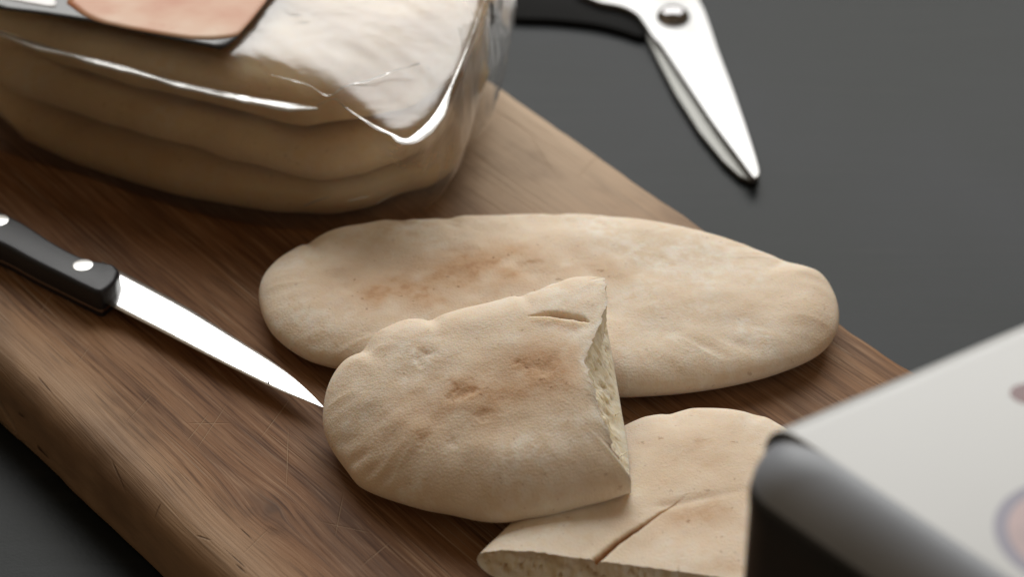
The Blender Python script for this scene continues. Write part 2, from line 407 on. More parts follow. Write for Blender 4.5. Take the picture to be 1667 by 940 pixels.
# ------------------------------------------------------------------ pitas
def polydist(P, poly):
    """distance of points P (n,2) to an open polyline"""
    best = np.full(len(P), 1e9)
    for a, b in zip(poly[:-1], poly[1:]):
        ab = b-a; L2 = (ab*ab).sum() + 1e-12
        t = np.clip(((P-a)@ab)/L2, 0, 1)
        q = a + t[:, None]*ab
        best = np.minimum(best, ((P-q)**2).sum(1))
    return np.sqrt(best)
def ell(P, c, rx, ry, ang=0.0):
    d = P - np.array(c); ca, sa = math.cos(ang), math.sin(ang)
    u = (d[:, 0]*ca + d[:, 1]*sa)/rx; v = (-d[:, 0]*sa + d[:, 1]*ca)/ry
    return np.exp(-(u*u + v*v))
def build_pita(parent, rim, cut, zmid, Ht, Hb, Rr, mat, N=620, M=120, toasts=(), dimples=(), slits=(), shear=0.0,
               seed=0.0, wrinkle=1.0, lump=1.0, floor=0.25, flour=0.25, crumb=True, folds=(), center=None, wrinkle_mask=None, rag=0.5, rimtoast=0.0):
    """rim: open polyline of the baked edge (closed when cut is None); cut: polyline from rim end back to rim start"""
    rim = np.asarray(rim, float)
    if cut is None:
        rim = catmull(rim, 10, True)
        B = resample(rim, N, True); iscut = np.zeros(N, bool)
        rimline = np.vstack([rim, rim[:1]])
    else:
        rimc = catmull(rim, 10); cutc = catmull(np.vstack([rim[-1:], np.asarray(cut, float), rim[:1]]), 10)
        L1 = np.linalg.norm(np.diff(rimc, axis=0), axis=1).sum(); L2 = np.linalg.norm(np.diff(cutc, axis=0), axis=1).sum()
        n1 = int(N*L1/(L1+L2)); n2c = N-n1
        b1 = resample(rimc, n1+1)[:-1]; b2 = resample(cutc, n2c+1)[:-1]
        B = np.vstack([b1, b2]); iscut = np.r_[np.zeros(n1, bool), np.ones(n2c, bool)]
        rimline = rimc
        iscut[n1] = False
    rl = resample(rimline, 260)
    C = B.mean(0) if center is None else np.array(center)
    ts = np.linspace(0, 1, M+1)[1:] ** 0.85
    P = np.concatenate([C[None]] + [C + (B-C)*t for t in ts])
    Bk = np.concatenate([C[None]] + [B for t in ts])
    tt = np.concatenate([[0.0]] + [np.full(N, t) for t in ts])
    ck = np.concatenate([[False]] + [iscut for t in ts])
    d = polydist(P, rl)
    last = np.zeros(len(P), bool); last[-N:] = True
    d[last & ~ck] = 0.0
    s = np.clip(d/Rr, 0, 1)
    prof = np.sqrt(np.clip(1-(1-s)**2.0, 0, 1))
    sb = np.clip(d/(Rr*0.8), 0, 1); profb = np.sqrt(np.clip(1-(1-sb)**2, 0, 1))
    inner = np.clip(d/10.0, 0, 1)
    top = Ht*prof*(0.94 + 0.10*np.clip(d/30, 0, 1))
    top += inner*lump*(1.5*n2(P, 24, seed, 2) + 0.45*n2(P, 10, seed+4, 2) + 0.05*n2(P, 3.0, seed+8, 2))
    wm = 1.0 if wrinkle_mask is None else wrinkle_mask(P)
    wr = 0.6*vnoise(np.column_stack([Bk/4.5, d/20 + seed])) + 0.9*vnoise(np.column_stack([Bk/10.0, d/24 + seed + 5]))
    top += -wm*wrinkle*0.55*np.abs(wr)*np.exp(-((d-6)/7.0)**2)*np.clip(d/2, 0, 1)
    toast = np.zeros(len(P)); slit = np.zeros(len(P))
    for (c, r, dep) in dimples:
        Pw = P + r*0.9*np.column_stack([n2(P, r*1.1, seed+81, 3), n2(P, r*1.1, seed+87, 3)])
        g = ell(Pw, c, r*1.15, r)
        top -= 0.55*dep*g
        top += dep*0.25*ell(Pw, c, r*2.3, r*2.0)
        toast += 0.16*ell(Pw, c, r*1.5, r*1.2)
    for (c, rx, ry, ang, st) in toasts:
        toast += st*ell(P, c, rx, ry, ang)
    tn = n2(P, 7.0, seed+20, 5); tn2 = n2(P, 22.0, seed+31, 3)
    toast = np.clip(toast*(0.62 + 0.75*tn + 0.3*tn2), 0, 1.0)
    if rimtoast: toast = np.clip(toast + rimtoast*np.exp(-(d/5)**2)*np.clip(0.6+1.2*tn, 0, 1), 0, 1)
    for (line, wdt, dep, lip) in slits:
        ln = np.asarray(line, float)
        lnd = resample(ln, 60)
        q = P + 0.35*np.column_stack([n2(P, 2.2, seed+41), n2(P, 2.2, seed+47)])
        best = np.full(len(P), 1e9); par = np.zeros(len(P)); side = np.zeros(len(P))
        for i in range(59):
            a, b = lnd[i], lnd[i+1]; ab = b-a; L2 = (ab*ab).sum()+1e-12
            t = np.clip(((q-a)@ab)/L2, 0, 1); w_ = q-(a+t[:, None]*ab); dd = (w_**2).sum(1)
            m = dd < best; best[m] = dd[m]; par[m] = (i+t[m])/59
            side[m] = np.sign((ab[0]*w_[:, 1]-ab[1]*w_[:, 0])[m])
        dist = np.sqrt(best)
        wl = wdt*np.clip(np.sin(np.clip(par, 0, 1)*math.pi*0.93 + 0.12), 0.05, 1)**0.8
        if lip < 0: wl = wdt*(1-0.85*par)                        # widens towards the cut
        end = np.clip(1.5*par*(1-par)*4, 0, 1) if lip >= 0 else np.clip(1.25*(1-par), 0, 1)
        g = 1/(1+(dist/wl)**4)
        top -= dep*g*np.maximum(end, 0.1)
        top += abs(lip)*np.exp(-((dist-wl*2.2)/(2.2))**2)*end*(side > 0)
        slit = np.maximum(slit, min(1.0, dep*0.8)*np.clip(1/(1+(dist/(wl*0.95))**6)*end*1.3, 0, 1))
    for (a, b, wdt, dep) in folds:                              # soft pleats running in from the rim
        a = np.array(a); b = np.array(b); ab = b-a
        tq = ((P-a)@ab)/(ab@ab); w_ = P-(a+np.clip(tq, -0.15, 1)[:, None]*ab)
        g = np.exp(-((w_**2).sum(1))/(wdt*wdt))*np.clip(1.15-np.clip(tq, 0, 1), 0, 1)
        top -= 0.9*dep*g*np.clip(prof*1.3, 0, 1)
    bot = Hb*profb*(1 + 0.05*n2(P, 20, seed+60))
    zm = zmid(P)
    zt = zm + top; zb = np.maximum(zm - bot, floor)
    zt = np.maximum(zt, zb + np.where(d > 0.01, 0.05, 0))
    PT = P.copy()
    edge_r = np.zeros(len(P))
    if cut is not None:
        # ragged cut, upper crust set back from the lower crust
        tanv = np.roll(B, -1, 0)-np.roll(B, 1, 0); tanv /= np.linalg.norm(tanv, axis=1)[:, None]
        nin = np.stack([-tanv[:, 1], tanv[:, 0]], 1)
        if ((C-B)*nin).sum() < 0: nin = -nin
        amt = np.where(iscut, 1.0, 0.0)
        kern = np.ones(9)/9; amt = np.convolve(np.r_[amt[-4:], amt, amt[:4]], kern, 'valid')*iscut
        rg = rag*(vnoise(np.column_stack([B/1.6, np.full(N, seed)])) + 0.6*vnoise(np.column_stack([B/0.7, np.full(N, seed+2)])))
        full = np.clip(polydist(B, rl)/14, 0, 1)
        if np.isscalar(shear): sh = shear*full
        else:
            fr = np.zeros(N); fr[iscut] = np.linspace(0, 1, iscut.sum())
            sh = np.interp(fr, shear[0], shear[1])
        off = nin*((sh + rg)*amt)[:, None]
        for k, t in enumerate(ts):
            sl = slice(1+k*N, 1+(k+1)*N)
            PT[sl] = P[sl] + off*(max(0, (t-0.30)/0.70)**2.2)
    V = np.vstack([np.column_stack([PT, zt]), np.column_stack([P, zb])])
    n = len(P); F = []
    for off_, flip in ((0, False), (n, True)):
        for j in range(N):
            k = (j+1) % N
            q = (off_, off_+1+j, off_+1+k); F.append(q[::-1] if flip else q)
        for i in range(M-1):
            a0 = off_+1+i*N; a1 = a0+N
            for j in range(N):
                k = (j+1) % N
                q = (a0+j, a1+j, a1+k, a0+k); F.append(q[::-1] if flip else q)
    # stitch / share the rim
    base = 1+(M-1)*N
    for j in range(N):
        k = (j+1) % N
        if not (iscut[j] or iscut[k]) or cut is None:
            F.append((base+j, n+base+j, n+base+k, base+k))
    fl = np.clip(flour*(0.9+1.6*n2(P, 14, seed+71)), 0, 1)*(1-toast)
    at = dict(toast=np.r_[toast, toast*0.3], slit=np.r_[slit, slit*0], flour=np.r_[fl, fl*0.4])
    o = mesh_obj("crust", V, F, mat, parent, True, at)
    bm = bmesh.new(); bm.from_mesh(o.data)
    bmesh.ops.remove_doubles(bm, verts=bm.verts, dist=0.00002)
    bmesh.ops.recalc_face_normals(bm, faces=bm.faces)
    bm.to_mesh(o.data); bm.free()
    if cut is not None and crumb:
        idx = np.where(iscut)[0]; idx = np.r_[idx[0]-1, idx, (idx[-1]+1) % N]
        K = 26
        up = V[base+idx]; lo = V[n+base+idx]
        # upsample along the cut
        S = 3*len(idx)
        up = resample_idx(up, S); lo = resample_idx(lo, S); nn = resample_idx(np.column_stack([nin[idx], 0*idx]), S)
        grid = []; hole = []
        for a in np.linspace(0, 1, K):
            p = lo*(1-a) + up*a
            thick = np.linalg.norm(up-lo, axis=1)
            hump = 4*a*(1-a)
            q3 = p/np.array([1, 1, 1.0])
            nz = fbm(q3/1.7, 3); nb_ = fbm(q3/4.5 + 9, 2)
            pores = np.clip((fbm(q3/1.8 + 31, 2)-0.30)*5, 0, 1)
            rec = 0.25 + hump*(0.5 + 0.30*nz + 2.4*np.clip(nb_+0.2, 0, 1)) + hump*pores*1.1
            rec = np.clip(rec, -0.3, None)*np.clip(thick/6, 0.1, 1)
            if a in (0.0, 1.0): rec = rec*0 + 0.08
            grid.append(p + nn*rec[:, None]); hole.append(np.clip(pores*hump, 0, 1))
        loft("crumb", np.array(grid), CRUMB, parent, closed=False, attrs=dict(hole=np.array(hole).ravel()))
    return o
def resample_idx(A, S):
    x = np.linspace(0, len(A)-1, S)
    return np.stack([np.interp(x, np.arange(len(A)), A[:, k]) for k in range(A.shape[1])], 1)

# whole pita
whole = thing("pita_bread", (10, -20, 0), "whole oval pita bread with toasted brown centre, lying uncut behind the cut pieces", "pita bread")
build_pita(whole, [(-77.0, -13.4), (-76.8, -5.1), (-73.8, 2.7), (-68.1, 9.6), (-63.0, 14.3), (-56.8, 20.0), (-47.3, 23.4), (-37.7, 25.5), (-29.9, 25.8), (-22.1, 26.2), (-16.3, 27.6), (-6.5, 27.9), (5.2, 28.6), (20.8, 28.9), (34.4, 26.9), (47.9, 23.4), (61.2, 18.3), (70.5, 13.3), (78.6, 7.3), (83.8, 3.3), (89.5, -0.3), (95.5, -4.8), (98.2, -14.4), (98.4, -22.8), (96.2, -33.0), (89.8, -41.9), (78.3, -49.3), (65.3, -54.5), (50.9, -58.0), (40.2, -59.4), (29.5, -60.0), (8.2, -59.1), (-13.1, -56.3), (-34.6, -52.2), (-49.2, -47.6), (-60.3, -42.8), (-69.0, -34.5), (-74.2, -25.3)],
    None, lambda P: 6.4 + 0.6*np.clip((P[:, 0]-60)/40, 0, 1), 7.6, 6.2, 15.0, CRUST, 760, 140,
    toasts=[((-24.8, -12.6), 35.6, 17.7, 0.10, 0.62), ((-2.5, -2.9), 18.9, 8.6, 0.25, 0.60), ((-35.5, -23.6), 22.2, 8.8, -0.10, 0.35), ((24.5, -10.0), 10.3, 6.5, 0.00, 0.50), ((93.1, -36.0), 2.9, 18.4, 0.00, 0.35), ((-9.9, -17.3), 28.0, 11.5, 0.10, 0.40), ((57.9, -25.1), 29.6, 12.5, -0.20, 0.14)],
    dimples=[((-53.0, -11.6), 2.5, 0.90), ((-15.3, -1.2), 3.5, 1.10), ((6.8, -9.3), 4.0, 1.20), ((45.2, -4.5), 2.0, 0.60), ((47.9, -7.7), 1.6, 0.50), ((23.5, -11.3), 6.0, 0.80)],
    folds=[((-62.6, 10.0), (-57.1, -1.7), 2.2, 1.60), ((-34.5, 21.5), (-31.1, 8.2), 2.5, 1.10), ((-19.1, 22.1), (-16.9, 9.9), 2.5, 1.00), ((82.7, -1.9), (75.7, -11.4), 2.5, 0.90), ((13.9, 24.5), (13.7, 12.6), 3.0, 0.70), ((50.8, -58.7), (47.3, -55.7), 3.0, 1.20), ((-60.2, -43.2), (-53.0, -40.5), 3.0, 0.80), ((89.7, -42.4), (84.1, -41.1), 3.0, 1.00)],
    seed=1.3, wrinkle=1.0, lump=1.0, flour=0.65, rimtoast=0.12)

# half pita leaning on the others
HQ = [25.175, 6.508, -10.773, -23.894, -11.903, -17.890]
def half_mid(P):
    x, y = P[:, 0]/100, P[:, 1]/100
    return HQ[0] + HQ[1]*x + HQ[2]*y + HQ[3]*x*x + HQ[4]*x*y + HQ[5]*y*y
half = thing("pita_half", (0, -85, 0), "cut half pita leaning on the whole pita, dimpled and toasted, open crumb facing right", "pita bread")
build_pita(half, [(26.0, -36.6), (21.2, -36.0), (16.7, -36.5), (10.4, -39.7), (5.4, -42.7), (1.5, -43.1), (-5.9, -45.2), (-14.8, -46.6), (-23.7, -47.8), (-30.9, -46.7), (-39.4, -49.0), (-43.5, -54.3), (-49.2, -57.2), (-52.5, -62.9), (-53.7, -70.4), (-53.1, -78.2), (-50.5, -85.4), (-45.7, -94.2), (-42.6, -99.2), (-37.6, -103.6), (-30.7, -108.2), (-23.8, -112.2), (-17.1, -115.2), (-8.8, -118.9), (-2.2, -120.5), (4.3, -120.5), (10.9, -120.4), (19.1, -118.7), (25.7, -117.4), (31.8, -115.3)],
    [(32.0, -108.5), (31.9, -96.2), (30.5, -81.8), (29.0, -64.8), (27.3, -45.8)], half_mid, 8.6, 7.2, 15.0, CRUST, 820, 150,
    toasts=[((5.3, -81.4), 13.3, 9.8, 0.10, 0.80), ((-13.8, -87.2), 7.0, 6.7, 0.00, 0.25), ((-12.4, -87.9), 22.7, 11.2, 0.05, 0.50), ((-29.2, -91.8), 13.8, 10.9, 0.20, 0.40), ((-5.6, -97.6), 10.3, 7.1, 0.00, 0.42), ((16.3, -79.2), 10.7, 17.4, 0.00, 0.35), ((-0.6, -117.7), 26.7, 10.2, 0.00, 0.16)],
    dimples=[((-24.7, -70.0), 2.6, 1.50), ((-13.8, -86.5), 3.2, 2.00), ((7.9, -81.9), 4.2, 1.30), ((-24.0, -98.3), 2.0, 0.90), ((-16.1, -100.9), 2.0, 0.90), ((-7.6, -95.1), 1.8, 0.90), ((1.4, -79.2), 1.2, 0.60)],
    slits=[([(23.8, -64.7), (18.4, -62.9), (12.4, -61.7), (4.6, -61.6)], 0.95, 5.0, 0.8)],
    folds=[((1.5, -41.9), (5.6, -58.8), 1.8, 1.50), ((-23.7, -47.8), (-20.6, -63.1), 2.2, 1.80), ((-43.5, -54.3), (-37.9, -67.2), 2.2, 1.60), ((12.8, -36.0), (13.4, -48.9), 2.0, 0.90), ((-45.3, -94.9), (-39.4, -95.8), 1.5, 1.90), ((-40.8, -100.7), (-36.2, -100.1), 1.4, 1.60), ((-36.2, -104.4), (-32.3, -103.8), 1.5, 1.80), ((-29.8, -108.6), (-27.5, -107.1), 1.5, 1.70), ((-23.0, -112.7), (-21.6, -110.5), 1.6, 1.70), ((-16.3, -115.6), (-15.4, -114.8), 2.0, 1.20), ((-5.5, -119.7), (-5.5, -119.6), 2.4, 0.90), ((-49.5, -86.8), (-43.0, -90.6), 1.6, 1.20), ((4.3, -120.5), (4.0, -120.8), 2.4, 0.80)],
    shear=([0, .08, .2, .45, .6, .75, 1], [0, 5.0, 8.0, 10.5, 5.5, 1.2, 0]), seed=5.1, wrinkle=0.9, lump=1.1, flour=0.7, rimtoast=0.10)

def flakes(parent, spots, seed):
    rr = random.Random(seed)
    for (x, y), z in spots:
        n = 5; v = []; ln = rr.uniform(1.2, 2.6)
        for k in range(n):
            a = k/(n-1); r = 0.45*(1-a)+0.08
            for q in range(5):
                th = q/5*2*math.pi
                v.append((x+ln*a+rr.uniform(-.12, .12), y+r*math.cos(th)+0.5*a+rr.uniform(-.1, .1), z+r*0.6*math.sin(th)+0.9*a*a))
        f = [(i*5+j, i*5+(j+1) % 5, (i+1)*5+(j+1) % 5, (i+1)*5+j) for i in range(n-1) for j in range(5)] + [tuple(range(5))[::-1], tuple(range((n-1)*5, n*5))]
        mesh_obj("crumb_flake", v, f, CRUMB, parent, True, dict(hole=[0]*len(v)))
flakes(half, [((28.4, -87.9), 20.7), ((29.5, -102.0), 18.0)], 4)

# lower piece, its cut face towards the front
third = thing("pita_piece", (30, -110, 0), "thin pita piece beneath the cut half, torn by a long crease, beside the box", "pita bread")
build_pita(third, [(81.6, -147.8), (85.7, -115.5), (83.6, -87.1), (74.4, -74.1), (67.7, -70.5), (60.8, -68.6), (52.1, -68.3), (47.6, -69.7), (44.0, -70.8), (39.6, -71.6), (34.3, -74.1), (21.8, -84.5), (11.3, -97.7), (2.7, -112.0), (0.2, -116.0), (-3.5, -121.7), (-7.4, -127.3), (-9.4, -130.7)],
    [(2.7, -135.2), (26.8, -140.9), (50.6, -145.5), (69.5, -147.8)], lambda P: 6.0 + 0*P[:, 0], 6.4, 5.6, 15.0, CRUST, 760, 130,
    toasts=[((49.9, -99.6), 37.0, 23.4, 0.00, 0.30), ((53.0, -90.3), 2.7, 1.6, 0.00, 0.50), ((43.6, -122.3), 24.5, 5.9, 0.50, 0.40), ((59.4, -129.6), 19.5, 9.7, 0.30, 0.35), ((56.8, -142.6), 14.3, 3.3, 0.00, 0.60), ((53.6, -119.8), 9.8, 5.0, 0.00, 0.30)],
    dimples=[((52.2, -90.1), 2.5, 0.50), ((48.1, -96.4), 4.0, 0.60)],
    slits=[([(21.8, -139.6), (26.9, -132.7), (32.8, -126.7), (41.4, -117.8), (47.5, -111.8)], 0.7, 1.7, -0.5)],
    folds=[((45.5, -74.0), (45.7, -83.8), 2.0, 1.20), ((68.9, -74.5), (65.3, -84.9), 2.2, 0.80), ((44.0, -115.4), (67.4, -108.9), 1.6, 0.60)],
    shear=1.0, seed=9.4, wrinkle=0.8, lump=0.75, flour=0.5, rag=0.3)

# ------------------------------------------------------------------ knife
def build_knife():
    k = thing("kitchen_knife", (-120, -10, 0), "small kitchen knife with black riveted handle, bright blade pointing at the pita half", "knife")
    sp = np.array([(-119.6, -0.1), (-109.7, -8.2), (-99.4, -16.8), (-89.1, -26.4), (-79.0, -36.1), (-71.1, -43.8), (-64.2, -51.2), (-58.3, -58.9), (-53.8, -65.7)])
    ed = np.array([(-122.7, -15.1), (-114.7, -21.4), (-105.5, -28.5), (-95.5, -36.4), (-85.6, -44.1), (-75.9, -51.4), (-67.4, -57.5), (-59.9, -62.0), (-54.0, -65.4)])
    sp = catmull(sp, 6); ed = catmull(ed, 6)
    hd = (sp[0]-sp[5]); hd /= np.linalg.norm(hd)
    sp = np.vstack([sp[:1]+hd*10, sp]); ed = np.vstack([ed[:1]+hd*10, ed])
    n = len(sp); rows = []; wq = np.linalg.norm(sp-ed, axis=1); wq = np.maximum(wq/wq.max(), 0.04)
    for a in np.linspace(0, 1, 7):
        m = sp*(1-a)+ed*a
        th = 0.8*(1-a)**0.8*wq + 0.04
        rows.append(np.column_stack([m, 5.2-0.2*a*wq+th]))
    low = []
    for a in np.linspace(1, 0, 7):
        m = sp*(1-a)+ed*a
        th = 0.8*(1-a)**0.8*wq + 0.04
        low.append(np.column_stack([m, 5.2-0.2*a*wq-th]))
    allr = np.array(rows+low)                     # (14, n, 3)
    o = loft("blade", np.transpose(allr, (1, 0, 2)), STEEL, k, True, True, True, smooth=True)
    bevel(o, 0.08, 1, 30)
    # dark nick on the blade
    c = np.array((-70.8, -53.9))
    ring = [(c[0]+0.30*math.cos(t)*(1+.3*math.sin(3*t)), c[1]+0.55*math.sin(t)) for t in np.linspace(0, 2*math.pi, 12, endpoint=False)]
    prism("blade_stain", ring, 5.0, 5.41, HANDLE, k)
    # handle: two scales on a tang
    up = np.array([(-223.3, 74.1), (-196.8, 54.3), (-175.7, 37.1), (-162.2, 27.6), (-153.3, 20.7), (-144.2, 11.9), (-136.6, 5.3), (-130.3, 1.3), (-125.3, -0.3), (-122.2, -1.6), (-120.2, -4.9)])
    lo_ = np.array([(-216.3, 42.7), (-191.8, 29.3), (-172.0, 17.0), (-159.2, 9.6), (-148.2, 0.7), (-137.5, -7.4), (-130.2, -12.9), (-125.4, -16.0), (-123.0, -14.5), (-120.8, -10.0)])
    poly = np.vstack([catmull(up, 5), catmull(lo_[::-1], 5)])
    f1 = np.array(poly)
    o = prism("scale", f1, 2.9, 10.5, HANDLE, k, 1.8, 5)
    tg = np.roll(f1, -1, 0)-np.roll(f1, 1, 0); tg /= np.linalg.norm(tg, axis=1)[:, None]+1e-9
    nr = np.stack([-tg[:, 1], tg[:, 0]], 1)
    if ((f1.mean(0)-f1)*nr).sum() < 0: nr = -nr
    prism("tang", f1+nr*0.7, 2.0, 2.88, mat_steel("tang_steel", 0.35, (0.30, 0.22, 0.18)), k, 0.1, 1)
    o = prism("scale", f1+nr*0.9, 0.4, 1.98, HANDLE, k, 0.5, 2)
    for p in [(-131.7, -2.3), (-161.7, 22.1), (-194.7, 43.5)]:
        ring = [(p[0]+3.1*math.cos(t), p[1]+3.1*math.sin(t)) for t in np.linspace(0, 2*math.pi, 32, endpoint=False)]
        prism("rivet", ring, 9.5, 10.65, RIVET, k, 0.12, 2)
build_knife()

# ------------------------------------------------------------------ scissors
def build_scissors():
    s = thing("scissors", (65, 170, -27), "silver scissors with black handle lying on the dark table", "scissors")
    low = [(50.8, 206.8), (51.9, 195.6), (55.3, 178.2), (60.1, 156.1), (67.3, 129.9), (74.5, 110.5), (79.5, 101.0), (83.3, 97.9), (85.7, 98.7), (86.8, 101.8), (80.9, 128.3), (72.3, 166.6), (65.0, 198.4), (59.8, 212.5)]
    prism("lower_blade", low, -26.6, -24.4, mat_steel("shaded_blade_steel", 0.5, (0.20, 0.20, 0.19)), s, 0.5, 2)  # darker than the upper blade's steel: its shade is put into the colour
    top = np.vstack([catmull([(25.6, 228.6), (33.8, 220.7), (42.1, 217.3), (47.8, 211.6), (50.8, 203.5), (53.4, 194.1), (56.1, 187.6)], 5), catmull([(57.1, 184.4), (64.8, 157.3), (72.1, 131.8), (79.3, 109.8), (83.8, 95.7)], 4), catmull([(84.8, 95.3), (86.2, 98.4), (86.0, 106.6), (84.0, 128.4), (81.0, 156.4), (77.8, 181.7), (75.7, 202.5), (73.8, 216.9), (70.2, 229.1), (59.9, 238.5), (40.6, 242.6), (26.0, 246.6)], 5)])
    prism("upper_blade", top, -24.2, -21.6, STEEL2, s, 0.55, 3)
    c = np.array((62.0, 207.6))
    rings = []
    for a in np.linspace(0, 1, 9):
        r = 6.6*math.cos(a*math.pi/2*0.97); z = -21.7 + 4.2*math.sin(a*math.pi/2)
        rings.append([(c[0]+r*math.cos(t), c[1]+r*math.sin(t), z) for t in np.linspace(0, 2*math.pi, 36, endpoint=False)])
    loft("pivot_screw", rings, mat_steel("screw_steel", 0.14, (0.26, 0.255, 0.26)), s, True, False, True)
    # black grip bow beyond the frame's top
    h = catmull([(50.2, 198.1), (41.5, 202.8), (31.1, 207.6), (15.8, 210.9), (0.4, 212.3), (-17.5, 217.2), (-36.9, 227.9), (-47.3, 248.0), (-33.1, 266.1), (-8.3, 268.8), (16.4, 258.3), (35.6, 241.9), (47.0, 223.0), (51.7, 209.5)], 6, True)
    prism("grip", h, -26.8, -24.3, BLACK, s, 0.8, 3)
    # faint engraved maker's mark, unreadable in the picture
    a = np.array((68.8, 193.2)); b = np.array((73.9, 172.2))
    d = (b-a); L = np.linalg.norm(d); d /= L; nn = np.array([-d[1], d[0]])
    rr = random.Random(3); pos = 0
    while pos < L:
        w_ = rr.uniform(0.5, 1.1); hgt = rr.uniform(1.6, 2.6)
        q = a + d*pos
        prism("engraving", [q-nn*hgt/2, q+d*w_-nn*hgt/2, q+d*w_+nn*hgt/2, q+nn*hgt/2], -22.0, -21.56, STEELD, s)
        pos += w_ + rr.uniform(0.5, 0.9)
build_scissors()

# ------------------------------------------------------------------ bag of pitas
AX = math.radians(-28)
def stack_outline(cx, cy, L, Wd, n=60, ex=2.7, ang=AX, seed=0):
    t = np.linspace(0, 2*math.pi, n, endpoint=False)
    u = L*np.sign(np.cos(t))*np.abs(np.cos(t))**(2/ex); v = Wd*np.sign(np.sin(t))*np.abs(np.sin(t))**(2/ex)
    wob = 1 + 0.034*vnoise(np.stack([np.cos(t)*3+seed, np.sin(t)*3, t*0+seed], 1))
    wob = wob + 0.018*vnoise(np.stack([np.cos(t)*7+seed*3, np.sin(t)*7, t*0+seed], 1))
    u, v = u*wob, v*wob
    return np.stack([cx+u*math.cos(AX)-v*math.sin(AX), cy+u*math.sin(AX)+v*math.cos(AX)], 1)
ST = []
def build_stack():
    info = [("bottom", -100, 106, 90, 56.5, 8.0, 7.0, 7.2, 3.0), ("middle", -97, 106, 91, 54.5, 23.5, 7.0, 7.0, 6.0), ("top", -99, 109, 88, 52, 38.8, 8.8, 7.0, 9.0)]
    for nm, cx, cy, L, Wd, z, ht, hb, sd in info:
        rim = stack_outline(cx, cy, L, Wd, 48, seed=sd)
        t = thing("packed_pita", (cx, cy, max(0, z-hb)), {"bottom": "packed pita at the bottom of the bagged stack, on the board", "middle": "packed pita in the middle of the bagged stack", "top": "topmost pita of the bagged stack under the printed label"}[nm], "pita bread", "pitas stacked in the plastic bag")
        bend = lambda P, z=z, sd=sd: z + (0 if z < 10 else 2.0*n2(P, 50, sd, 2) + 2.2*n2(P, 22, sd+3, 2))
        build_pita(t, rim, None, bend, ht, hb, 8.0, CRUST2, 420, 60, toasts=[((cx, cy), 60, 30, AX, 0.5)], seed=sd, wrinkle=1.4, lump=1.0, flour=0.3, floor=z-hb-1.5 if z > 10 else 0.7)
build_stack()

